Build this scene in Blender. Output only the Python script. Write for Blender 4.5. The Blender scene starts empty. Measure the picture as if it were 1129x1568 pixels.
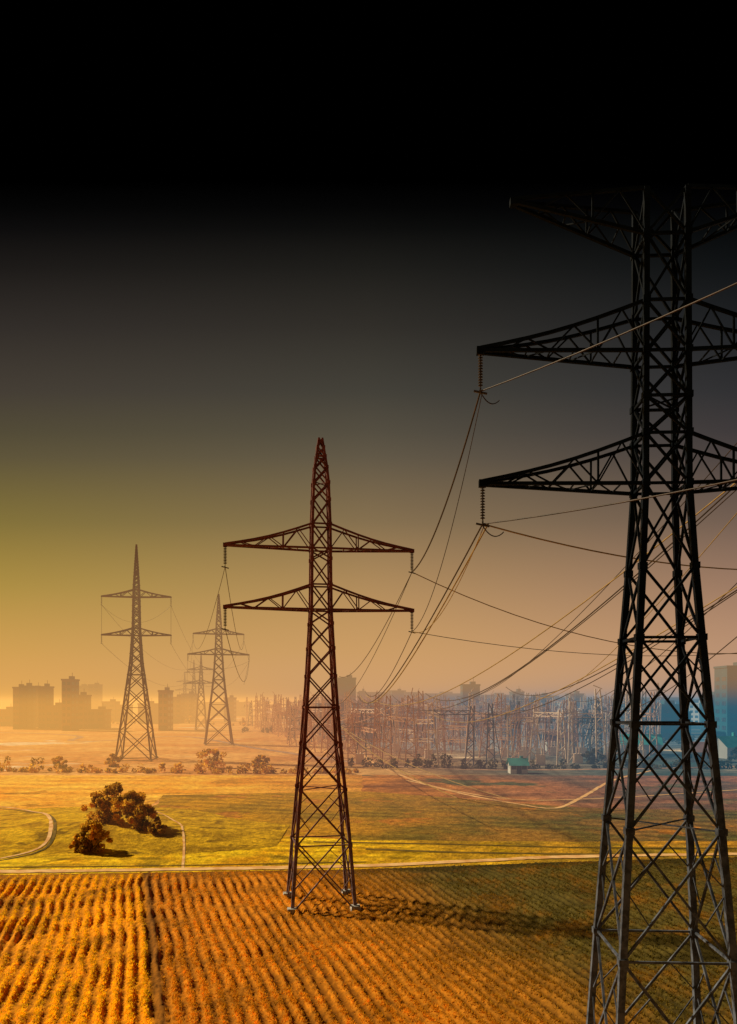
import bpy, math, random
import numpy as np
from mathutils import Vector
random.seed(7); rng=np.random.default_rng(7)
scene=bpy.context.scene
H=17.4; F=1200.0
def g(px,py,z=0.0):
    Y=F*H/(py-1070.0); return (Y*(px-564.5)/F, Y, z)
def lin(c,k=1.0):
    return tuple(k*((v/255)/12.92 if v/255<=0.04045 else ((v/255+0.055)/1.055)**2.4) for v in c)
def link(o,parent=None):
    scene.collection.objects.link(o)
    if parent: o.parent=parent
    return o
def empty(name,loc=(0,0,0),rot=0):
    e=bpy.data.objects.new(name,None); e.location=loc; e.rotation_euler=(0,0,rot); e.empty_display_size=1
    return link(e)
# ---------- materials ----------
class NT:
    def __init__(s,tree): s.t=tree; s.n=tree.nodes; s.l=tree.links
    def new(s,typ,**k):
        x=s.n.new(typ)
        for a,b in k.items(): setattr(x,a,b)
        return x
    def put(s,sock,v):
        if isinstance(v,bpy.types.NodeSocket): s.l.new(v,sock)
        else: sock.default_value=v
    def math(s,op,a,b=0.0,clamp=False):
        x=s.new('ShaderNodeMath',operation=op,use_clamp=clamp); s.put(x.inputs[0],a); s.put(x.inputs[1],b); return x.outputs[0]
    def mr(s,v,a,b,c=0.0,d=1.0,smooth=True):
        x=s.new('ShaderNodeMapRange'); x.interpolation_type='SMOOTHSTEP' if smooth else 'LINEAR'
        s.put(x.inputs[0],v)
        for i,q in enumerate((a,b,c,d)): x.inputs[i+1].default_value=q
        return x.outputs[0]
    def mix(s,f,a,b,bt='MIX'):
        x=s.new('ShaderNodeMixRGB',blend_type=bt); s.put(x.inputs[0],f)
        for i,q in ((1,a),(2,b)):
            if isinstance(q,tuple): q=q[:3]+(1,)
            s.put(x.inputs[i],q)
        return x.outputs[0]
    def scale(s,col,k):
        m=s.new('ShaderNodeVectorMath',operation='SCALE'); s.l.new(col,m.inputs[0]); s.put(m.inputs['Scale'],k); return m.outputs[0]
    def noise(s,vec,scale,detail=4,rough=0.55):
        x=s.new('ShaderNodeTexNoise'); s.l.new(vec,x.inputs['Vector']); x.inputs['Scale'].default_value=scale
        x.inputs['Detail'].default_value=detail; x.inputs['Roughness'].default_value=rough; return x.outputs[0]
def newmat(name):
    m=bpy.data.materials.new(name); m.use_nodes=True; t=NT(m.node_tree); t.n.clear()
    o=t.new('ShaderNodeOutputMaterial'); b=t.new('ShaderNodeBsdfPrincipled'); t.l.new(b.outputs[0],o.inputs[0])
    geo=t.new('ShaderNodeNewGeometry'); return m,t,o,b,geo.outputs['Position']
def simple(name,c1,c2,scale=1.0,rough=0.8,metal=0.0,bump=0.0,transl=0.0,low=None,low2=None,spec=0.25):
    m,t,o,b,pos=newmat(name)
    f=t.mr(t.noise(pos,scale),0.35,0.65); col=t.mix(f,c1,c2)
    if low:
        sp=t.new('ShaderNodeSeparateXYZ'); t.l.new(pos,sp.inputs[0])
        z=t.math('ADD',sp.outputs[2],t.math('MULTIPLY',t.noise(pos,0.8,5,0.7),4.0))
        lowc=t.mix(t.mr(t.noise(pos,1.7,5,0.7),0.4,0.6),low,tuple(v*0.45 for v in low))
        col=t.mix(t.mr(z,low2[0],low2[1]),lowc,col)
    t.l.new(col,b.inputs['Base Color']); b.inputs['Roughness'].default_value=rough; b.inputs['Metallic'].default_value=metal
    b.inputs['Specular IOR Level'].default_value=spec
    if bump:
        bp=t.new('ShaderNodeBump'); bp.inputs['Strength'].default_value=bump; bp.inputs['Distance'].default_value=0.1
        t.l.new(t.noise(pos,scale*4),bp.inputs['Height']); t.l.new(bp.outputs[0],b.inputs['Normal'])
    if transl:
        tr=t.new('ShaderNodeBsdfTranslucent'); t.l.new(col,tr.inputs[0]); ms=t.new('ShaderNodeMixShader'); ms.inputs[0].default_value=transl
        t.l.new(b.outputs[0],ms.inputs[1]); t.l.new(tr.outputs[0],ms.inputs[2]); t.l.new(ms.outputs[0],o.inputs[0])
    return m
def land(name,L,R,xr=(-40,60),scale=0.12,fine=1.5,rowdir=None,rowsp=2.0,rowamt=0.3,patch=None,bump=0.5):
    m,t,o,b,pos=newmat(name)
    sp=t.new('ShaderNodeSeparateXYZ'); t.l.new(pos,sp.inputs[0])
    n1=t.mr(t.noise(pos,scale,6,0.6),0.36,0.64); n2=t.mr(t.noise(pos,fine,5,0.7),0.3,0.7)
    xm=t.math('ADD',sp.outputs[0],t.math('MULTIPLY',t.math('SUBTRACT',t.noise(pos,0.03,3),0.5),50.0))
    fx=t.mr(xm,xr[0],xr[1])  # left-right shift paints vignette and warm-to-teal grading into the land colour
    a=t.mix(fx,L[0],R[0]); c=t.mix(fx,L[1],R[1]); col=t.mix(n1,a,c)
    if patch:
        col=t.mix(t.mr(t.noise(pos,patch[1],4,0.65),patch[2],patch[2]+0.06),col,patch[0])
    k=t.mr(n2,0,1,0.6,1.25,False)
    if rowdir:
        u=t.math('ADD',t.math('MULTIPLY',sp.outputs[0],rowdir[0]),t.math('MULTIPLY',sp.outputs[1],rowdir[1]))
        u=t.math('ADD',u,t.math('MULTIPLY',t.noise(pos,0.05,3),8.0))
        w=t.math('SINE',t.math('MULTIPLY',u,2*math.pi/rowsp))
        am=t.mr(t.noise(pos,0.04,3),0.4,0.6,0.1,1.0)
        k=t.math('MULTIPLY',k,t.math('ADD',1.0,t.math('MULTIPLY',t.math('MULTIPLY',w,rowamt),am)))
    t.l.new(t.scale(col,k),b.inputs['Base Color']); b.inputs['Roughness'].default_value=0.95; b.inputs['Specular IOR Level'].default_value=0.1
    bp=t.new('ShaderNodeBump'); bp.inputs['Strength'].default_value=bump; bp.inputs['Distance'].default_value=0.4
    t.l.new(n2,bp.inputs['Height']); t.l.new(bp.outputs[0],b.inputs['Normal'])
    return m
# ---------- mesh builder ----------
class MB:
    def __init__(s): s.v=[]; s.f=[]; s.m=[]
    def beam(s,a,b,w,mi=0,w2=None):
        a=Vector(a); b=Vector(b); d=b-a
        if d.length<1e-6: return
        d.normalize(); up=Vector((0,0,1)) if abs(d.z)<0.9 else Vector((0,1,0))
        x=d.cross(up).normalized(); y=d.cross(x).normalized(); w2=w2 or w
        i=len(s.v)
        for p in (a,b):
            for sx,sy in ((-1,-1),(1,-1),(1,1),(-1,1)): s.v.append(tuple(p+x*sx*w/2+y*sy*w2/2))
        for k in range(4):
            j=(k+1)%4; s.f.append((i+k,i+j,i+4+j,i+4+k)); s.m.append(mi)
        s.f.append((i+3,i+2,i+1,i)); s.f.append((i+4,i+5,i+6,i+7)); s.m+= [mi,mi]
    def box(s,c,sz,mi=0,taper=1.0):
        i=len(s.v); cx,cy,cz=c; a,b,h=sz[0]/2,sz[1]/2,sz[2]
        for z,t in ((cz,1),(cz+h,taper)):
            for sx,sy in ((-1,-1),(1,-1),(1,1),(-1,1)): s.v.append((cx+sx*a*t,cy+sy*b*t,z))
        s.f+=[(i+3,i+2,i+1,i),(i+4,i+5,i+6,i+7)]; s.m+=[mi,mi]
        for k in range(4):
            j=(k+1)%4; s.f.append((i+k,i+j,i+4+j,i+4+k)); s.m.append(mi)
    def ring(s,c,prof,n=8,mi=0):
        i=len(s.v)
        for r,z in prof:
            for k in range(n):
                a=2*math.pi*k/n; s.v.append((c[0]+r*math.cos(a),c[1]+r*math.sin(a),c[2]+z))
        for q in range(len(prof)-1):
            for k in range(n):
                j=(k+1)%n; s.f.append((i+q*n+k,i+q*n+j,i+(q+1)*n+j,i+(q+1)*n+k)); s.m.append(mi)
    def quad(s,pts,mi=0):
        i=len(s.v); s.v+=[tuple(p) for p in pts]; s.f.append(tuple(range(i,i+len(pts)))); s.m.append(mi)
    def obj(s,name,mats,parent=None,loc=(0,0,0),rot=0):
        me=bpy.data.meshes.new(name); me.from_pydata(s.v,[],s.f)
        for m in mats: me.materials.append(m)
        me.polygons.foreach_set('material_index',s.m); me.update()
        o=bpy.data.objects.new(name,me); o.location=loc; o.rotation_euler=(0,0,rot); return link(o,parent)
# ---------- sky ----------
w=bpy.data.worlds.new("World"); scene.world=w; w.use_nodes=True; t=NT(w.node_tree); t.n.clear()
SUN_EL=math.radians(36); sdir=Vector((-0.92,0.39,0)).normalized()
out=t.new('ShaderNodeOutputWorld'); bg=t.new('ShaderNodeBackground'); t.l.new(bg.outputs[0],out.inputs[0])
tc=t.new('ShaderNodeTexCoord'); sp=t.new('ShaderNodeSeparateXYZ'); t.l.new(tc.outputs['Generated'],sp.inputs[0])
X,Yy,Z=sp.outputs
hl=t.math('SQRT',t.math('ADD',t.math('MULTIPLY',X,X),t.math('MULTIPLY',Yy,Yy)))
hx=t.math('DIVIDE',X,t.math('ADD',hl,1e-4))
zs=[0.0,0.017,0.058,0.142,0.225,0.308,0.392,0.475,0.55,0.60,0.628,0.66]
SL=[(228,163,85),(218,160,72),(198,153,55),(158,135,45),(118,107,48),(90,82,56),(69,62,53),(50,45,41),(29,26,24),(13,12,12),(5,5,5),(0,0,0)]
SC=[(218,162,108),(210,158,103),(198,153,92),(166,133,86),(123,106,76),(94,86,70),(68,65,57),(49,46,41),(30,29,26),(13,13,12),(5,5,5),(0,0,0)]
SR=[(178,144,128),(172,140,126),(170,132,114),(137,108,97),(98,84,79),(70,63,64),(48,48,51),(31,33,36),(16,19,21),(7,9,10),(3,3,4),(0,0,0)]
def ramp(cols,fac):
    r=t.new('ShaderNodeValToRGB'); e=r.color_ramp.elements
    while len(e)<len(cols): e.new(0.5)
    for i,(z,c) in enumerate(zip(zs,cols)): e[i].position=z; e[i].color=lin(c)+(1,)
    t.l.new(fac,r.inputs[0]); return r.outputs[0]
den=t.math('MAXIMUM',t.math('ABSOLUTE',Yy),t.math('MULTIPLY',hl,0.86))
Zc=t.math('DIVIDE',t.math('MAXIMUM',Z,0.0),t.math('ADD',den,1e-4))
m1=t.mix(t.mr(hx,-0.45,0.0,smooth=False),ramp(SL,Zc),ramp(SC,Zc))
m2=t.mix(t.mr(hx,0.0,0.45,smooth=False),m1,ramp(SR,Zc))
sky=t.new('ShaderNodeTexSky'); sky.sky_type='NISHITA'; sky.sun_disc=False; sky.sun_elevation=SUN_EL; sky.sun_rotation=math.atan2(sdir.x,sdir.y)
t.l.new(t.mix(1.0,m2,t.scale(sky.outputs[0],t.mr(Z,0.0,0.25,0.001,0.0)),'ADD'),bg.inputs[0]); bg.inputs[1].default_value=1.0
sl=bpy.data.lights.new('sun','SUN'); sl.energy=5; sl.angle=math.radians(2.2); sl.color=(1,0.84,0.55)
so=bpy.data.objects.new('sun',sl); link(so)
sv=Vector((sdir.x*math.cos(SUN_EL),sdir.y*math.cos(SUN_EL),math.sin(SUN_EL))); so.rotation_euler=sv.to_track_quat('Z','Y').to_euler(); so.location=(-200,150,170)
# ---------- haze layer ----------
SIG=0.0021
hm=bpy.data.materials.new('haze_glow'); hm.use_nodes=True; t=NT(hm.node_tree); t.n.clear()
o=t.new('ShaderNodeOutputMaterial'); ab=t.new('ShaderNodeVolumeAbsorption'); ab.inputs['Color'].default_value=(0,0,0,1); ab.inputs['Density'].default_value=SIG
em=t.new('ShaderNodeEmission'); em.inputs[1].default_value=SIG  # haze glows by itself: its light is put in as emission colour
geo=t.new('ShaderNodeNewGeometry'); sp=t.new('ShaderNodeSeparateXYZ'); t.l.new(geo.outputs['Position'],sp.inputs[0])
lo=t.mix(t.mr(sp.outputs[0],-90,0),lin((255,186,92),1.2),lin((212,152,118))); lo=t.mix(t.mr(sp.outputs[0],-25,70),lo,lin((60,130,158)))
hi=t.mix(t.mr(sp.outputs[0],-250,0),lin((225,166,78)),lin((206,158,107))); hi=t.mix(t.mr(sp.outputs[0],0,300),hi,lin((168,140,128)))
t.l.new(t.mix(t.mr(sp.outputs[2],14.5,23),lo,hi),em.inputs[0])
ad=t.new('ShaderNodeAddShader'); t.l.new(ab.outputs[0],ad.inputs[0]); t.l.new(em.outputs[0],ad.inputs[1]); t.l.new(ad.outputs[0],o.inputs['Volume'])
mb=MB(); mb.box((0,1240,-1.0),(4400,2300,49)); mb.obj('haze',[hm])
# ---------- ground ----------
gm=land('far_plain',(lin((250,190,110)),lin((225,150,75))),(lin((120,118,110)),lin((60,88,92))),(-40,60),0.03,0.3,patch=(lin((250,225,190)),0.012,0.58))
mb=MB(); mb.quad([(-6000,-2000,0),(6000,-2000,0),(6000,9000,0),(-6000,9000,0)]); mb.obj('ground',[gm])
def patch(name,pts,mat,z):
    W=[g(*p) for p in pts]; out=[]
    for i in range(len(W)):
        a=np.array(W[i][:2]); b=np.array(W[(i+1)%len(W)][:2]); n=max(2,int(np.linalg.norm(b-a)/3))
        for k in range(n):
            p=a+(b-a)*k/n; p=p+rng.normal(0,0.22,2); out.append((p[0],p[1],z))
    me=bpy.data.meshes.new(name); me.from_pydata(out,[],[tuple(range(len(out)))]); me.materials.append(mat)
    import bmesh
    bm=bmesh.new(); bm.from_mesh(me); bmesh.ops.triangulate(bm,faces=bm.faces[:]); 
    for f in bm.faces:
        if f.normal.z<0: f.normal_flip()
    bm.to_mesh(me); bm.free()
    return link(bpy.data.objects.new(name,me))
KN=[(-34.5,100.0,17,8.5,1.25),(-42,112,13,9,0.9)]  # low knolls: x,y,rx,ry,h
def kz(x,y):
    z=0
    for cx,cy,rx,ry,h in KN: z+=h*math.exp(-(((x-cx)/rx)**2+((y-cy)/ry)**2)*1.3)
    return z if z>0.03 else 0.0
def ribbon(name,pts,width,mat,z,world=False):
    P=[np.array((p if world else g(*p))[:2]) for p in pts]; S=[]
    for i in range(len(P)-1):
        p0=P[max(i-1,0)];p1=P[i];p2=P[i+1];p3=P[min(i+2,len(P)-1)]
        n=max(3,int(np.linalg.norm(p2-p1)/1.5))
        for k in range(n):
            u=k/n; S.append(0.5*((2*p1)+(-p0+p2)*u+(2*p0-5*p1+4*p2-p3)*u*u+(-p0+3*p1-3*p2+p3)*u**3))
    S.append(P[-1]); mb=MB(); 
    for i,s in enumerate(S):
        d=S[min(i+1,len(S)-1)]-S[max(i-1,0)]; d/=np.linalg.norm(d)+1e-9; nrm=np.array((-d[1],d[0]))
        wl=width/2*(1+rng.normal(0,0.12)); wr=width/2*(1+rng.normal(0,0.12))
        a=(s[0]-nrm[0]*wr,s[1]-nrm[1]*wr); b=(s[0]+nrm[0]*wl,s[1]+nrm[1]*wl)
        mb.v+=[(*a,z+kz(*a)),(*b,z+kz(*b))]
    for i in range(len(S)-1): mb.f.append((2*i,2*i+2,2*i+3,2*i+1)); mb.m.append(0)
    return mb.obj(name,[mat])
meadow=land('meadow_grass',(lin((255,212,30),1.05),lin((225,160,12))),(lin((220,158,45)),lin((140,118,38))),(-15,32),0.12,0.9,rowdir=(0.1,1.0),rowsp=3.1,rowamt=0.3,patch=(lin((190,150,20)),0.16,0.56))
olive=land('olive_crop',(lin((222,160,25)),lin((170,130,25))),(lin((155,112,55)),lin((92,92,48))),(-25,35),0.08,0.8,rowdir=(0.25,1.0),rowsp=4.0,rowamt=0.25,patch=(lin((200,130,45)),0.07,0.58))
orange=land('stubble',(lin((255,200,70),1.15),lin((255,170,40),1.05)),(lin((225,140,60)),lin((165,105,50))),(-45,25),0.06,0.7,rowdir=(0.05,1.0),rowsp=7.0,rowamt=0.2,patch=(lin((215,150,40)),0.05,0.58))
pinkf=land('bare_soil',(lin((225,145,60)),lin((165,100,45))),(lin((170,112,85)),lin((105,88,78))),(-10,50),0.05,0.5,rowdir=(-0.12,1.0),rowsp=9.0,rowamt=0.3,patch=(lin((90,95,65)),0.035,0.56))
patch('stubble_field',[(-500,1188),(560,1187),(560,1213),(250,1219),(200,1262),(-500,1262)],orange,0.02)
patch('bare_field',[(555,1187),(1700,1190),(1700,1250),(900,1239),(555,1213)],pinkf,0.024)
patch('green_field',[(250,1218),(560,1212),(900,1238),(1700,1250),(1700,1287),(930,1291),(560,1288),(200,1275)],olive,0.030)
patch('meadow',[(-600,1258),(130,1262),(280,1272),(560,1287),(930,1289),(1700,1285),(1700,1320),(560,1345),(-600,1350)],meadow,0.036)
# knolls
kv=[];kf=[]; nx,ny=90,60
for j in range(ny):
    for i in range(nx):
        x=-66+i*0.62; y=82.5+j*0.75; z=kz(x,y); kv.append((x,y,z+0.01 if z>0 else -0.2))
for j in range(ny-1):
    for i in range(nx-1):
        a=j*nx+i; kf.append((a,a+1,a+nx+1,a+nx))
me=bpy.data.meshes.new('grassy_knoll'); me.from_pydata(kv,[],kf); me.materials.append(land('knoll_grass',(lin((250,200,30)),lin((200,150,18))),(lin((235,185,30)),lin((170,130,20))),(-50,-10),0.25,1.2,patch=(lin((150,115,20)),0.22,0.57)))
me.polygons.foreach_set('use_smooth',[True]*len(kf)); link(bpy.data.objects.new('grassy_knoll',me))
pathm=simple('dirt',lin((250,205,145)),lin((225,165,100)),0.6,0.95)
grassm=simple('verge_grass',lin((90,75,22)),lin((135,105,28)),0.5,0.95)
ribbon('dirt_track',[(-500,1337),(0,1336),(300,1332),(560,1327),(760,1318),(930,1312),(1700,1300)],1.3,pathm,0.10)
ribbon('dirt_track',[(505,1095),(525,1125),(560,1160),(620,1190),(700,1214),(790,1231),(850,1238),(890,1222),(940,1195),(1000,1180)],0.8,pathm,0.06)
ribbon('dirt_track',[(620,1195),(760,1222),(900,1224),(1130,1210)],0.6,pathm,0.065)
ribbon('dirt_track',[(-160,1236),(0,1236),(60,1250),(78,1272),(60,1302),(-60,1325)],0.45,pathm,0.07)
ribbon('dirt_track',[(165,1228),(225,1240),(268,1262),(281,1285),(280,1331)],0.28,pathm,0.072)
ribbon('grass_verge',[(-160,1239),(0,1239),(64,1253),(84,1272),(66,1304),(-60,1328)],0.35,grassm,0.066)
ribbon('grass_verge',[(560,1301),(700,1306),(930,1309),(1400,1312)],0.9,grassm,0.075)
ribbon('grass_verge',[(480,1290),(700,1294),(930,1299),(1400,1300)],0.6,grassm,0.08)
ribbon('grass_verge',[(-600,1330),(0,1329),(300,1326),(560,1321)],0.3,grassm,0.095)
ribbon('road',[(-900,1112),(0,1122),(120,1135),(280,1128),(420,1150),(700,1178),(1300,1170)],3.0,simple('asphalt',lin((200,160,130)),lin((150,115,95)),0.3),0.05)
# ploughed field with real furrows
SL_=0.304; SP=0.84
du=0.10; us=np.arange(-62,92,du); nT=260
_f=[(rng.normal(0,1,2),rng.random()*6.28) for _ in range(60)]
def fbm(x,y,sc,n0,n1):
    r=0
    for (k,p) in _f[n0:n1]: r=r+np.sin((x*k[0]+y*k[1])*sc+p)
    return r/math.sqrt(n1-n0)
def edge(u):
    x=u-SL_*80; return np.interp(x,[-100,-37,0,20,40,80],[77.4,77.3,80.0,83.2,85.8,90])
def wobf(U,Y): return 0.10*np.sin(Y*0.21+U*0.05)+0.08*fbm(U,Y,0.6,0,12)
def amps(U,Y): return np.clip(0.11+0.08*fbm(U,Y,0.9,12,30),0.02,0.26)
def hfield(U,Y):
    ph=(U+wobf(U,Y))/SP*2*np.pi
    h=0.17+amps(U,Y)*np.cos(ph)+0.06*fbm(U,Y,0.35,30,45)+0.02*fbm(U,Y,4.0,45,60)
    return h*np.clip((edge(U)-Y)/4.0,0.25,1)
U,T=np.meshgrid(us,np.linspace(0,1,nT)); E=edge(U); Yg=14+(E-14)*T
Xg=U-SL_*Yg; Zg=hfield(U,Yg)+rng.normal(0,0.04,U.shape)
Zg[-1,:]=0.0; Zg=np.maximum(Zg,0.05*(T<0.999))
nu=len(us); co=np.stack([Xg,Yg,Zg],-1).reshape(-1,3)
idx=np.arange(nu*nT).reshape(nT,nu); fa=np.stack([idx[:-1,:-1],idx[:-1,1:],idx[1:,1:],idx[1:,:-1]],-1).reshape(-1,4)
def npmesh(name,co,fa,mats,mi=None,parent=None):
    me=bpy.data.meshes.new(name); me.vertices.add(len(co)); me.vertices.foreach_set('co',co.astype(np.float32).ravel())
    k=fa.shape[1]; me.loops.add(fa.size); me.loops.foreach_set('vertex_index',fa.astype(np.int32).ravel())
    me.polygons.add(len(fa)); me.polygons.foreach_set('loop_start',np.arange(0,fa.size,k,dtype=np.int32)); me.polygons.foreach_set('loop_total',np.full(len(fa),k,dtype=np.int32))
    for m in mats: me.materials.append(m)
    if mi is not None: me.polygons.foreach_set('material_index',mi.astype(np.int32))
    me.update(calc_edges=True); me.validate(); return link(bpy.data.objects.new(name,me),parent)
def soilmat(name,L,C,R,dark,transl=0,rows=0.0):
    m,t,o,b,pos=newmat(name); sp=t.new('ShaderNodeSeparateXYZ'); t.l.new(pos,sp.inputs[0])
    u=t.math('ADD',sp.outputs[0],t.math('MULTIPLY',sp.outputs[1],SL_)); un=t.math('ADD',u,t.math('MULTIPLY',t.math('SUBTRACT',t.noise(pos,0.08,4),0.5),12.0))
    c=t.mix(t.mr(u,1.2,2.0),L,C); c=t.mix(t.mr(un,11,33),c,R)  # darkening to the right is vignette shade put into soil and crop colour
    c=t.mix(t.mr(t.noise(pos,0.22,6,0.7),0.45,0.68,0,0.65),c,dark)
    g1=t.mr(t.math('ABSOLUTE',t.math('SUBTRACT',u,1.6)),0.15,0.5,0.3,1.0); c=t.mix(g1,lin((90,56,20)),c)
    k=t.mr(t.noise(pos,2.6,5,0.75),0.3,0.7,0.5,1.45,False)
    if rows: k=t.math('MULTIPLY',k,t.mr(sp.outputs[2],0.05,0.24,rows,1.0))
    cc=t.scale(c,k)
    t.l.new(cc,b.inputs['Base Color']); b.inputs['Roughness'].default_value=0.95; b.inputs['Specular IOR Level'].default_value=0.1
    if transl:
        tr=t.new('ShaderNodeBsdfTranslucent'); t.l.new(cc,tr.inputs[0]); ms=t.new('ShaderNodeMixShader'); ms.inputs[0].default_value=transl
        t.l.new(b.outputs[0],ms.inputs[1]); t.l.new(tr.outputs[0],ms.inputs[2]); t.l.new(ms.outputs[0],o.inputs[0])
    return m
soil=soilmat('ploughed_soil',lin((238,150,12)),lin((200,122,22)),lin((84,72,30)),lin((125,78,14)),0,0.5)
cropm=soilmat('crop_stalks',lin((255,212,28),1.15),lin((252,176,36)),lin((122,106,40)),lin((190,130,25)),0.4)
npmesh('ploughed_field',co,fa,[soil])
N=150000
Yt=38+(92-38)*rng.random(N)**1.1; X0=(rng.random(N)*1.5-0.72)*Yt*0.75
ut=X0+SL_*Yt; wob=wobf(ut,Yt)
ut=np.round((ut+wob)/SP)*SP-wob+rng.normal(0,0.14,N); X0=ut-SL_*Yt
ok=(Yt<edge(ut)-0.8)&(fbm(ut,Yt,0.5,20,50)+rng.normal(0,0.6,N)>-0.5)&(abs(ut-1.6)>0.3)
Yt=Yt[ok];X0=X0[ok];ut=ut[ok]; n=len(Yt)
base=np.stack([X0,Yt,hfield(ut,Yt)-0.03],-1)
vs=[]
for k in range(3):
    a=rng.random(n)*2*np.pi; wd=0.018+0.032*rng.random(n); hh=0.05+0.17*rng.random(n)**1.5; ln=0.16*rng.random(n); a2=rng.random(n)*2*np.pi
    d=np.stack([np.cos(a)*wd,np.sin(a)*wd,np.zeros(n)],-1); tp=np.stack([np.cos(a2)*ln,np.sin(a2)*ln,hh],-1)
    vs.append(np.stack([base-d,base+d,base+tp],1))
V=np.concatenate(vs,0).reshape(-1,3); npmesh('crop_rows',V,np.arange(len(V)).reshape(-1,3),[cropm])
# ---------- lattice towers ----------
def steel(name,c1,c2,**k): return simple(name,c1,c2,1.3,0.65,0.1,**k)
porc=simple('insulator_glass',(0.02,0.015,0.015),(0.04,0.03,0.03),5,0.3)
conc=simple('concrete',(0.35,0.34,0.32),(0.5,0.48,0.45),2,0.9)
def tower(loc,rot,prof,arms,topz,lw,bw,mat,ins=1.8,kp=0.95,disc=0.12,detail=3.0,foot=0.9):
    root=empty('transmission_tower',loc,rot); mb=MB()
    zz=[p[0] for p in prof]; ww=[p[1] for p in prof]
    W=lambda z: float(np.interp(z,zz,ww))
    C=lambda i,z:(((-1,1,1,-1)[i])*W(z)/2,((-1,-1,1,1)[i])*W(z)/2,z)
    lv=[0.0]
    while lv[-1]<topz-0.6:
        z=lv[-1]; st=max(0.8,kp*W(z+0.5*kp*W(z))); lv.append(min(topz,z+st))
    for a in arms:
        for zb in (a['z0'],a['z1']):
            j=min(range(len(lv)),key=lambda q:abs(lv[q]-zb)); lv[j]=zb
    lv=sorted(set(lv))
    for i in range(4):
        j=(i+1)%4
        for k in range(len(lv)-1):
            a,b=lv[k],lv[k+1]; wl=lw*(0.55+0.45*min(1,W(a)/3.0))
            mb.beam(C(i,a),C(i,b),wl)
            mb.beam(C(i,a),C(j,b),bw); mb.beam(C(j,a),C(i,b),bw)
            if W(a)>detail:
                wa,wb=W(a),W(b); tt=wa/(wa+wb); zc=a+(b-a)*tt
                ci=Vector(C(i,zc)); cj=Vector(C(j,zc))
                for q_,(P,Q) in enumerate(((C(i,a),C(j,b)),(C(j,a),C(i,b)))):
                    P=Vector(P);Q=Vector(Q); q1=P.lerp(Q,tt*0.5); q2=P.lerp(Q,tt+(1-tt)*0.5)
                    s1,s2=(ci,cj) if q_==0 else (cj,ci)
                    mb.beam(q1,s1,bw*0.5); mb.beam(q2,s2,bw*0.5)
                if k in (1,3): mb.beam(C(i,a),C(j,a),bw*0.9)
            elif k%4==0 or any(abs(a-x)<1e-6 for q in arms for x in (q['z0'],q['z1'])): mb.beam(C(i,a),C(j,a),bw*1.1)
            mb.box((C(i,a)[0],C(i,a)[1],a-0.14),(wl*1.35,wl*1.35,0.28))
    for k in range(2,len(lv)-1,6): mb.beam(C(0,lv[k]),C(2,lv[k]),bw*0.6); mb.beam(C(1,lv[k]),C(3,lv[k]),bw*0.6)
    tips=[]; ib=MB()
    for a in arms:
        for s in (-1,1):
            L=a['L']*s; z0,z1,zt=a['z0'],a['z1'],a['zt']; n=a.get('n',6)
            bot=[];top=[]
            for yy in (-1,1):
                b0=Vector((s*W(z0)/2,yy*W(z0)/2,z0)); t0=Vector((s*W(z1)/2,yy*W(z1)/2,z1)); tp=Vector((L,yy*0.12,zt))
                up=tp+Vector((0,0,0.12))
                B=[b0.lerp(tp,q/n) for q in range(n+1)]; Tt=[t0.lerp(up,q/n)-Vector((0,0,0.22*math.sin(math.pi*q/n)*(1 if z1>z0 and zt<z1-0.3 else 0))) for q in range(n+1)]
                bot.append(B); top.append(Tt)
                mb.beam(b0,tp,bw*1.4)
                for q in range(n): mb.beam(Tt[q],Tt[q+1],bw*1.3)
                for q in range(n):
                    if q%2==0: mb.beam(B[q],Tt[q+1] if q+1<n else up,bw*0.65)
                    else: mb.beam(Tt[q],B[q+1],bw*0.65)
                    if q in (2,): mb.beam(B[q],Tt[q],bw*0.8)
            for q in range(1,n): mb.beam(bot[0][q],bot[1][q],bw*0.55); mb.beam(bot[q%2][q],bot[1-q%2][q+1],bw*0.5)
            mb.box((L,0,zt-0.12),(0.35,0.35,0.3))
            if ins and a.get('ins',True):
                nd=12; ib.beam((L,0,zt),(L,0,zt-ins),0.05)
                for q in range(nd):
                    z=zt-0.15-q*(ins-0.3)/nd; ib.ring((L,0,z),[(0.02,0.05),(disc,0.0),(disc,-0.03),(0.03,-0.05)],8)
                ib.beam((L-0.02,-0.28,zt-ins),(L+0.02,0.28,zt-ins),0.07); ib.beam((L,-0.2,zt-ins),(L,0,zt-ins+0.25),0.05); ib.beam((L,0.2,zt-ins),(L,0,zt-ins+0.25),0.05)
                ib.beam((L-0.3,0,zt-ins+0.02),(L+0.3,0,zt-ins-0.12),0.08)
            c,sn=math.cos(rot),math.sin(rot); tips.append(Vector((loc[0]+L*c,loc[1]+L*sn,zt-ins)))
    mb.obj('lattice_body',[mat],root)
    if ib.v: ib.obj('insulators',[porc],root)
    fb=MB()
    for i in range(4):
        c=C(i,0); fb.box((c[0],c[1],-0.05),(foot,foot,0.5),0,0.8)
    fb.obj('concrete_footings',[conc],root)
    return tips
R_=math.radians
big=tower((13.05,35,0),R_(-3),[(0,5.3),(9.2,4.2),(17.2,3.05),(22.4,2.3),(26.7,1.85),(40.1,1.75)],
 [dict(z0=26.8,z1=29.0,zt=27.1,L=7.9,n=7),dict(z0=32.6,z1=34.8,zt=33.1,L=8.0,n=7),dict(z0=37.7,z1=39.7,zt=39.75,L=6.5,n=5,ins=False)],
 39.75,0.29,0.105,steel('steel_dark_lit_legs',lin((2,6,12)),lin((8,17,28)),low=lin((105,112,128)),low2=(3,23),spec=0.05),disc=0.11,kp=1.3)  # pale lower steel is painted-in sun highlight; near-black above paints the fade
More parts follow.
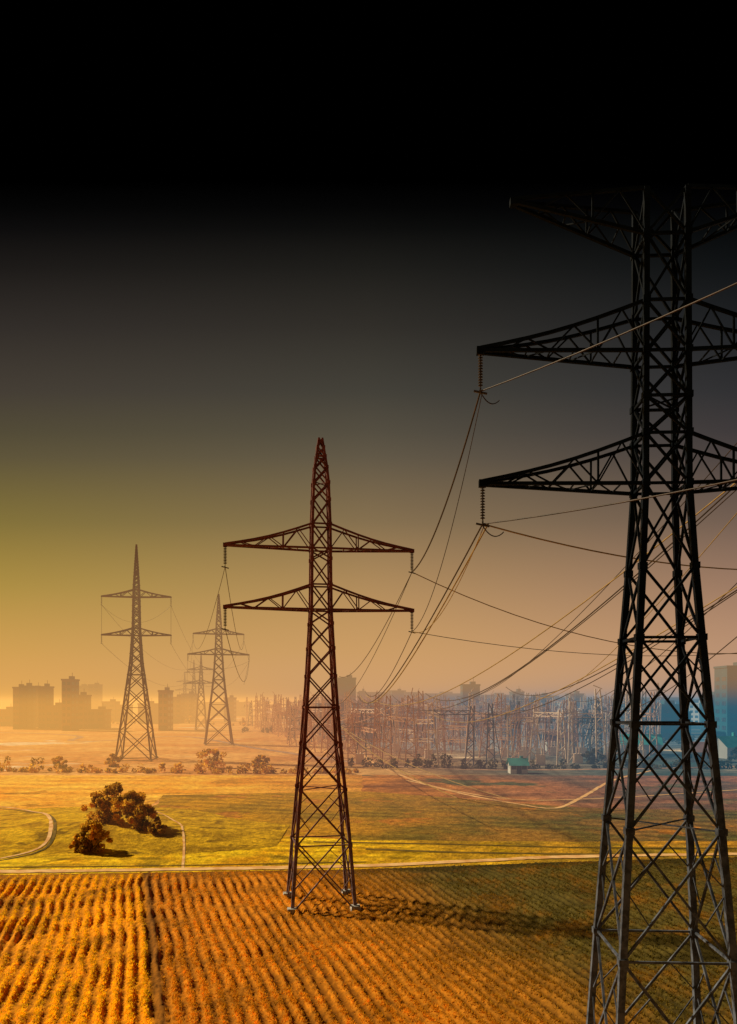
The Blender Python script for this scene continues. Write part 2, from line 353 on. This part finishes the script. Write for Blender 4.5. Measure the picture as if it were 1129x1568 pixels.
mid=tower((-4.07,66.4,0),R_(10),[(0,5.2),(7.5,4.1),(13,3.1),(18.5,2.3),(24.9,1.65),(32,1.5),(36.2,1.2),(40,0.12)],
 [dict(z0=24.9,z1=27.0,zt=25.0,L=7.95,n=6),dict(z0=30.05,z1=32.1,zt=30.15,L=7.95,n=6)],
 40,0.27,0.115,steel('steel_brown_lit_legs',lin((88,40,34)),lin((115,56,44)),low=lin((135,110,115)),low2=(3,14)),kp=1.12,disc=0.15,detail=3.4)  # paler lower legs: lit look put into the steel colour
x,y,_=g(209,1163); 
rust=steel('steel_rust_paint',lin((105,48,20)),lin((80,38,18)))
lt=tower((x,y,0),R_(6),[(0,9.8),(20,5.0),(28,3.0),(38,1.9),(48,1.6),(61.8,0.15)],
 [dict(z0=35.5,z1=37.6,zt=35.6,L=9.7,n=5),dict(z0=46.5,z1=48.6,zt=46.6,L=9.7,n=5)],
 61.8,0.42,0.23,rust,ins=2.4,disc=0.22,detail=99)
x,y,_=g(335,1140)
ft=tower((x,y,0),R_(14),[(0,10.2),(20,5.0),(28,3.4),(38,2.3),(46,1.8),(57.6,0.2)],
 [dict(z0=34.2,z1=36.4,zt=34.2,L=11.5,n=5),dict(z0=42.0,z1=44.0,zt=42.0,L=9.5,n=5)],
 57.6,0.50,0.28,rust,ins=2.4,disc=0.25,detail=99)
far_t=[]
for px,py,hh in ((308,1118,42),(297,1106,46),(283,1101,40),(1008,1112,28),(1150,1120,30)):
    x,y,_=g(px,py); far_t.append(tower((x,y,0),R_(18),[(0,6.0),(hh*0.6,2.2),(hh,0.3)],
     [dict(z0=hh*0.62,z1=hh*0.66,zt=hh*0.62,L=8,n=4),dict(z0=hh*0.8,z1=hh*0.84,zt=hh*0.8,L=7,n=4)],hh,0.4,0.26,rust,ins=0,kp=1.3,detail=99))
# ---------- wires ----------
cu=bpy.data.curves.new('power_lines','CURVE'); cu.dimensions='3D'; cu.bevel_depth=1.0; cu.bevel_resolution=1
cu.materials.append(simple('cable',(0.025,0.018,0.015),(0.05,0.03,0.02),1,0.5,0.2))
cu.materials.append(simple('brass_toned_cable',(0.30,0.20,0.06),(0.42,0.28,0.09),1,0.5,0.2))
def wire(a,b,sag,r0=0.032,r1=None,n=28,mi=0):
    r1=r1 or r0; a=Vector(a); b=Vector(b); s=cu.splines.new('POLY'); s.points.add(n); s.material_index=mi
    for i in range(n+1):
        u=i/n; p=a.lerp(b,u); p.z-=4*sag*u*(1-u); s.points[i].co=(*p,1); s.points[i].radius=r0+(r1-r0)*u
def at(px,py,Y): return Vector((Y*(px-564.5)/F,Y,H-(py-1070)*Y/F))
bL0,bR0,bL1,bR1,bL2,bR2=big; mL0,mR0,mL1,mR1=mid
wire(bL1,mR1,1.4,0.042,0.06); wire(bL1+Vector((0.1,0.1,0)),mR0,2.2,0.018,0.03)
for off in (0,0.25):
    o=Vector((off,0,0)); wire(bL0+o,at(548,1066,220)+o*3,4.5,0.04,0.12,mi=int(off>0))
wire(bR1,at(652,1062,260),7,0.042,0.13); wire(bR1+Vector((0.5,0,0)),at(560,1064,260),8,0.038,0.11,mi=1)
wire(bR0,at(775,1052,260),5,0.04,0.11)
wire(bR0,at(640,1070,300),9,0.03,0.11,mi=1)
wire(bR0+Vector((1,0,3)),at(870,1068,240),5,0.03,0.07); wire(bR1+Vector((1,0,4)),at(700,1066,260),6,0.03,0.07)
wire(bR0+Vector((0,0,-1)),at(905,1075,215),5,0.03,0.07)
wire(bR1+Vector((0.3,0,0)),at(600,1064,240),9,0.03,0.08); wire(bR0,at(700,1068,240),7,0.028,0.08); wire(bR1,at(820,1066,250),5,0.028,0.08,mi=1)
wire(bL0+Vector((0.1,0,0)),mR0,1.6,0.022,0.03,mi=1)
D=Vector((17.1,-31.4,0))*1.6
for p in (bL1,bL0,bR1,bR0): wire(p,p+D+Vector((0,0,1)),2.0,0.03)
wire(bL1+Vector((-.1,-.4,-.1)),bL1+Vector((.9,.3,-.3)),0.35,0.025); wire(bL0+Vector((-.1,-.4,-.1)),bL0+Vector((1.0,.3,-.3)),0.35,0.025)
wire(bL0,at(1500,810,60),2.6,0.036,mi=1); wire(mR1,at(1500,895,90),7.5,0.04,0.045,mi=1)
wire(mR0,at(1500,905,110),5.0,0.028,0.038)
wire(mR1,at(520,1036,200),3,0.035,0.09); wire(mR0,at(560,1060,220),3,0.035,0.09)
wire(mR1,at(497,1068,230),6,0.03,0.07)
wire(mL1,ft[3],5,0.03,0.06); wire(mL0,ft[1],6,0.03,0.06); wire(mL1,ft[2],5,0.025,0.05)
wire(lt[0],lt[2],0,0.04); wire(lt[1],lt[3],0,0.04); wire(lt[2],lt[3],5,0.03)
wire(ft[0],ft[2],0,0.05); wire(ft[1],ft[3],0,0.05); wire(ft[0],ft[1],3,0.04); wire(ft[1],ft[1]+Vector((-2,0,-9)),0,0.05)
for k in range(4):
    wire(lt[k],far_t[0][k],6,0.04); wire(ft[k],far_t[0][k],5,0.04); wire(far_t[0][k],far_t[1][k],2,0.05); wire(far_t[1][k],far_t[2][k],2,0.05)
wire(at(522,1112,215),at(700,1222,105),1.6,0.11,0.06,mi=1); wire(at(522,1112,215),at(860,1243,122),2.6,0.09,0.06,mi=1); wire(at(860,1243,122),at(1000,1160,220),1.0,0.06,0.09,mi=1); wire(at(700,1222,105),at(960,1240,118),1.0,0.04,0.04,mi=1)
link(bpy.data.objects.new('power_lines',cu))
# ---------- vegetation ----------
def leafmats(tag,a,b,c,tr): return [simple('leaf_'+tag+'_dark',*[tuple(v*0.7 for v in a),a],1.0,0.9,transl=tr,spec=0.05),simple('leaf_'+tag,b,tuple(v*1.2 for v in b),1.0,0.9,transl=tr,spec=0.05),simple('leaf_'+tag+'_light',c,tuple(v*1.2 for v in c),1.0,0.9,transl=tr,spec=0.05)]
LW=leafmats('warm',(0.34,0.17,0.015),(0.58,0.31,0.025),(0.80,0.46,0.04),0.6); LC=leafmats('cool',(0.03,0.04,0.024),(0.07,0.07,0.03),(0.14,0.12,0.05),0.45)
bark=simple('bark',(0.05,0.03,0.02),(0.1,0.06,0.035),4,0.9)
def leaves(cl,size,per):
    C=np.array([c for c,_ in cl]); Rr=np.array([r for _,r in cl]); k=len(cl)
    id=np.repeat(np.arange(k),per); n=len(id)
    d=rng.normal(size=(n,3)); d/=np.linalg.norm(d,axis=1)[:,None]; rr=(0.45+0.65*rng.random(n)**0.6)
    p=C[id]+d*(Rr[id]*rr)[:,None]*np.array([1,1,0.85]); p[:,2]=np.maximum(p[:,2],0.05)
    a=rng.normal(size=(n,3)); a/=np.linalg.norm(a,axis=1)[:,None]; b=np.cross(a,rng.normal(size=(n,3))); b/=np.linalg.norm(b,axis=1)[:,None]
    s=(size*(0.5+0.8*rng.random(n)))[:,None]
    V=np.stack([p-a*s,p+b*s*0.6,p+a*s,p-b*s*0.6],1).reshape(-1,3)
    tone=rng.integers(0,3,k)[id]; fl=rng.random(n)<0.25; tone[fl]=rng.integers(0,3,fl.sum())
    return V,np.arange(4*n).reshape(-1,4),tone
def tree(name,loc,w,h,mats,nc=40,per=60,size=0.2,trunk=0.25):
    root=empty(name,(loc[0],loc[1],kz(loc[0],loc[1]))); cl=[]; mb=MB()
    def limb(a,b,r0,r1):
        a=Vector(a);b=Vector(b); m=a.lerp(b,0.5)+Vector(rng.normal(0,0.06*(b-a).length,3)); mb.beam(a,m,r0,0,r0); mb.beam(m,b,r1,0,r1)
    limb((0,0,0),(0.1,0,h*trunk+0.3),w*0.06,w*0.045)
    for i in range(nc):
        a=rng.random()*6.283; q=rng.random()**0.5; zz=h*(trunk*0.6+(0.94-trunk*0.6)*rng.random())
        wr=w/2*math.sin(math.pi*min(0.95,max(0.18,0.15+0.8*zz/h)))*(0.75+0.45*rng.random())
        c=(math.cos(a)*q*wr,math.sin(a)*q*wr,zz); cl.append((c,w*(0.07+0.07*rng.random())))
        if i%3==0: limb((0.1,0,h*trunk),c,w*0.018,w*0.01)
    mb.obj('trunk',[bark],root); V,Fc,tn=leaves(cl,size,per); npmesh('crown',V,Fc,mats,tn,root)
for px,py,wd,ht in ((150,1275,4.4,3.8),(172,1272,4.8,5.0),(200,1278,4.6,4.4),(222,1282,3.6,3.0),(142,1306,4.0,3.4),(126,1306,2.4,2.0),(240,1286,2.2,1.4)):
    tree('bush',g(px,py),wd,ht,LW,42,80,0.2,0.06)
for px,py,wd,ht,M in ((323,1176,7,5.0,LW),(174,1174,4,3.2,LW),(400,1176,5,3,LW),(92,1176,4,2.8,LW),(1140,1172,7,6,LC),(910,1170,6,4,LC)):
    tree('tree',g(px,py),wd,ht,M,24,50,0.3,0.1)
def hedge(name,pts,hmin,hmax,mats,step=1.3,per=26,size=0.35,jit=1.2,skip=0.1):
    cl=[]
    for i in range(len(pts)-1):
        a=np.array(g(*pts[i])); b=np.array(g(*pts[i+1])); L=np.linalg.norm(b-a); n=int(L/step)
        for k in range(n):
            if rng.random()<skip: continue
            p=a+(b-a)*(k+rng.random())/n+rng.normal(0,jit,3)*np.array([1,1,0]); hh=hmin+(hmax-hmin)*rng.random()**2.5*(0.6+0.4*math.sin(p[0]*0.13)+0.2)
            for z in np.arange(0.35*hh,hh,0.9): cl.append(((p[0],p[1],z),0.55+0.35*rng.random()))
            if hh<1.2: cl.append(((p[0],p[1],hh*0.5),0.6))
    V,Fc,tn=leaves(cl,size,per); npmesh(name,V,Fc,mats,tn)
hedge('hedgerow',[(-300,1178),(150,1183),(450,1185),(560,1184)],1.0,3.2,LW,0.8,22)
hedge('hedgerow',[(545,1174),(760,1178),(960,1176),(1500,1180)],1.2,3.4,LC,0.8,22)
hedge('distant_trees',[(-500,1108),(80,1112),(250,1106),(400,1112)],1.0,5,LW,3.0,14,0.8,6,0.2)
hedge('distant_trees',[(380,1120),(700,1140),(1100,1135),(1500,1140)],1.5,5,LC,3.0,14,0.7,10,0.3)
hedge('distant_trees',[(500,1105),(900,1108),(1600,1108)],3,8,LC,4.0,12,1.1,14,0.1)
# ---------- lake ----------
lm,t,o,b,pos=newmat('water'); b.inputs['Base Color'].default_value=(0.45,0.52,0.56,1); b.inputs['Roughness'].default_value=0.12
bp=t.new('ShaderNodeBump'); bp.inputs['Strength'].default_value=0.15; t.l.new(t.noise(pos,0.6),bp.inputs['Height']); t.l.new(bp.outputs[0],b.inputs['Normal'])
patch('lake',[(520,1130),(700,1124),(860,1128),(1150,1132),(1150,1142),(900,1146),(760,1150),(600,1148)],lm,0.055)
# ---------- substation ----------
sub=MB()
def column(x,y,h,wd=0.9,bw=0.17,mi=0,lean=0.0):
    n=max(4,int(h/1.8))
    P=lambda s,z:(x+lean*z/h+s*wd*(0.5-0.3*z/h),y,z)
    sub.beam(P(-1,0),P(-1,h),bw*1.1,mi); sub.beam(P(1,0),P(1,h),bw*1.1,mi)
    for k in range(n):
        s=1 if k%2 else -1; sub.beam(P(s,k*h/n),P(-s,(k+1)*h/n),bw*0.75,mi)
def truss(a,b,d,bw,mi):
    a=Vector(a);b=Vector(b); m=max(3,int((b-a).length/1.8)); dz=Vector((0,0,d))
    sub.beam(a,b,bw,mi); sub.beam(a-dz,b-dz,bw,mi)
    for q in range(m): sub.beam(a.lerp(b,q/m)-dz*(q%2),a.lerp(b,(q+1)/m)-dz*((q+1)%2),bw*0.7,mi)
nodes=[]
for r in range(19):
    Y=208+r*17+rng.normal(0,3); xl=Y*np.interp(Y,[210,300,520],[505-564.5,440-564.5,374-564.5])/F; xr=Y*(1010-564.5)/F
    x=xl+rng.random()*4; prev=None
    while x<xr:
        yy=Y+rng.normal(0,4); h=(12.5+7.5*rng.random()); hmi=int(rng.random()*2.35); bw=0.21+0.0003*Y
        column(x,yy,h,1.0+2.2*rng.random(),bw,hmi,rng.normal(0,0.6)); nodes.append((x,yy,h))
        if rng.random()<0.35: sub.beam((x,yy,h),(x+rng.normal(0,1.2),yy,h+1+1.2*rng.random()),bw*0.7,hmi)
        if prev and rng.random()<0.85:
            hb=min(h,prev[2])*(0.6+0.38*rng.random()); truss((prev[0],prev[1],hb),(x,yy,hb+rng.normal(0,0.3)),1.0,bw*0.8,hmi)
            if rng.random()<0.5: truss((prev[0],prev[1],hb*0.6),(x,yy,hb*0.6),0.7,bw*0.6,hmi)
            for q in range(3):
                u=rng.random(); sub.beam((prev[0]+(x-prev[0])*u,yy,hb-0.8),(prev[0]+(x-prev[0])*u+rng.normal(0,.3),yy,hb-2.8),bw*0.8,2)
        if rng.random()<0.45:
            for q in (0.82,0.66): sub.beam((x-1.9,yy,h*q),(x+1.9,yy,h*q),bw*0.8,hmi); sub.beam((x-1.9,yy,h*q),(x,yy,h*q+1.1),bw*0.5,hmi); sub.beam((x+1.9,yy,h*q),(x,yy,h*q+1.1),bw*0.5,hmi)
        if rng.random()<0.4: sub.beam((x,yy,h*0.95),(x+3.5*(1 if rng.random()<.5 else -1),yy+3,0),bw*0.8,hmi)
        if rng.random()<0.35: sub.box((x+2,yy,0),(2.2,1.8,2.6),0); sub.beam((x+1.6,yy,2.6),(x+1.6,yy,4.4),0.3,0); sub.beam((x+2.4,yy,2.6),(x+2.4,yy,4.4),0.3,0)
        prev=(x,yy,h); x+=4.2+5.5*rng.random()
for _ in range(700):
    a=nodes[int(rng.random()*len(nodes))]; b=nodes[int(rng.random()*len(nodes))]
    if 8<math.hypot(a[0]-b[0],a[1]-b[1])<60:
        pa=Vector((a[0],a[1],a[2]*0.95)); pb=Vector((b[0],b[1],b[2]*(0.5+0.45*rng.random()))); pm=pa.lerp(pb,0.5)-Vector((0,0,1.5)); sub.beam(pa,pm,0.1,1); sub.beam(pm,pb,0.1,1)
sub.obj('substation_gantries',[steel('galvanised_steel',(0.85,0.66,0.52),(0.9,0.74,0.6)),steel('weathered_steel',(0.55,0.30,0.17),(0.7,0.42,0.25)),steel('dark_steel',(0.06,0.09,0.13),(0.11,0.15,0.19))])
# ---------- buildings ----------
glass=simple('window_glass',(0.03,0.04,0.05),(0.07,0.08,0.09),0.3,0.2)
wallW=simple('rendered_wall',(0.22,0.11,0.07),(0.28,0.15,0.09),0.05,0.9); wallB=simple('blue_cladding',(0.015,0.09,0.13),(0.03,0.13,0.17),0.05,0.6); wallL=simple('pale_wall',(0.45,0.46,0.46),(0.6,0.6,0.58),0.1,0.8); roofm=simple('roof_tile',(0.2,0.09,0.06),(0.28,0.14,0.09),0.4,0.9); roofT=simple('teal_roof',(0.04,0.30,0.32),(0.06,0.4,0.4),0.4,0.6)
def building(name,x,y,w,d,h,wall,steps=0,rot=0):
    mb=MB(); mb.box((0,0,0),(w,d,h)); mb.box((0,0,h),(w+0.6,d+0.6,0.9)); mb.box((w*0.15,0,h+0.9),(w*0.3,d*0.4,1.6))
    mb.beam((w*0.2,0,h+2.5),(w*0.2,0,h+4.5),0.2)
    if steps: mb.box((-w*0.5-w*0.2,0.5,0),(w*0.4,d*0.8,h*0.72)); mb.box((-w*0.7,0.5,h*0.72),(w*0.4+0.5,d*0.8+0.5,0.8))
    fl=int(h/3.4); nb=max(2,int(w/4.5)); nd=max(2,int(d/4.5))
    for f in range(fl):
        z=f*3.4+1.0
        for k in range(nb): mb.box((-w/2+(k+0.5)*w/nb,-d/2,z),(w/nb*0.62,0.12,1.7),1)
        for k in range(nd):
            for s in (-1,1): mb.box((s*w/2,-d/2+(k+0.5)*d/nd,z),(0.12,d/nd*0.6,1.7),1)
    mb.box((0,-d/2,0),(3,0.3,2.8),1)
    mb.obj(name,[wall,glass],None,(x,y,0),rot)
def bpx(name,x0,x1,ytop,Y,wall,steps=0):
    h=H+(1070-ytop)*Y/F; building(name,Y*((x0+x1)/2-564.5)/F,Y,(x1-x0)*Y/F,max(12,(x1-x0)*Y/F*0.7),h-0.9,wall,steps)
for a in ((27,36,1052,450,wallW),(37,49,1050,460,wallW),(52,62,1054,480,wallW),(65,76,1051,460,wallW),(76,98,1080,460,wallW),(101,115,1040,430,wallW),(117,134,1064,450,wallW),(138,154,1048,800,wallW),(116,136,1050,850,wallW),(140,165,1086,460,wallW),(247,261,1057,430,wallW),(264,280,1067,560,wallW),(281,300,1062,600,wallW),(160,180,1074,600,wallW),(182,200,1079,600,wallW),(215,240,1077,550,wallW),(0,24,1086,500,wallW),(345,360,1068,600,wallW),
   (517,545,1038,480,wallB),(550,560,1058,600,wallB),(600,618,1058,620,wallB),(707,733,1048,460,wallB),(783,800,1059,500,wallB),(820,842,1065,500,wallB),(1104,1150,1020,330,wallB),(1160,1200,1040,400,wallB),(-60,-30,1050,600,wallW),(870,890,1062,500,wallB),(1080,1101,1064,400,wallB)):
    bpx('office_tower',*a)
for a in ((547,640,1060,700,wallB),(642,705,1062,720,wallB),(735,780,1064,650,wallB),(800,868,1068,700,wallB),(890,1080,1071,600,wallB),(300,380,1075,800,wallW)):
    bpx('apartment_block',*a)
for i in range(46):
    Y=330+420*rng.random(); px=480+700*rng.random(); wd=8+16*rng.random()
    building('apartment_block',Y*(px-564.5)/F,Y,wd,10,5+10*rng.random(),[wallB,wallL,wallB,wallL][int(rng.random()*4)],int(rng.random()*2),rng.normal(0,0.2))
def house(px,py,w,d,h,wall,roof,rot=0.2):
    x,y,_=g(px,py); root=empty('house',(x,y,0),rot); mb=MB(); mb.box((0,0,0),(w,d,h)); mb.quad([(-w/2,-d/2,h),(-w/2,d/2,h),(-w/2,0,h+d*0.4)]); mb.quad([(w/2,-d/2,h),(w/2,d/2,h),(w/2,0,h+d*0.4)]); mb.obj('walls',[wall],root)
    rb=MB(); e=0.4
    for s in (-1,1):
        rb.quad([(-w/2-e,s*(d/2+e),h-0.3),(w/2+e,s*(d/2+e),h-0.3),(w/2+e,0,h+d*0.4+0.05),(-w/2-e,0,h+d*0.4+0.05)])
    rb.box((w*0.25,0.5,h+d*0.2),(0.7,0.7,d*0.35)); rb.obj('roof',[roof],root)
    wb=MB()
    for k in (-0.3,0,0.3): wb.box((k*w,-d/2,1.0 if k else 0.0),(1.1,0.1,1.2 if k else 2.1))
    wb.obj('windows_and_door',[glass],root)
for px,py,w_,d_,h_,wl,rf in ((793,1184,4.0,3.2,2.2,wallL,roofT),(1117,1160,9,7,3.5,wallL,roofT),(1070,1166,8,6,3,wallL,roofm),(860,1150,10,7,3.5,wallL,roofm),(980,1155,12,7,3.5,wallL,roofT)):
    house(px,py,w_,d_,h_,wl,rf,rng.normal(0,0.4))
# hills
hb=MB(); xs=np.linspace(-1900,1900,90); pr=[]
for i,x in enumerate(xs): pr.append(24+10*math.sin(x*0.004+1)+5*math.sin(x*0.013)+3*math.sin(x*0.041))
for i in range(len(xs)-1):
    hb.quad([(xs[i],1900,0),(xs[i+1],1900,0),(xs[i+1],2150,pr[i+1]),(xs[i],2150,pr[i])])
    hb.quad([(xs[i],2150,pr[i]),(xs[i+1],2150,pr[i+1]),(xs[i+1],2380,0),(xs[i],2380,0)])
hb.obj('distant_hills',[simple('hill_cover',(0.08,0.08,0.06),(0.14,0.12,0.09),0.01)])
# ---------- camera ----------
cam=bpy.data.cameras.new('camera'); cam.sensor_fit='HORIZONTAL'; cam.sensor_width=36; cam.lens=36*F/1129.0
cam.shift_y=(1070-784)/1129.0; cam.clip_end=12000; cam.clip_start=0.1
co_=bpy.data.objects.new('camera',cam); co_.location=(0,0,H); co_.rotation_euler=(math.radians(90),0,0); link(co_); scene.camera=co_
scene.view_settings.view_transform='Standard'; scene.view_settings.look='None'; scene.view_settings.exposure=0
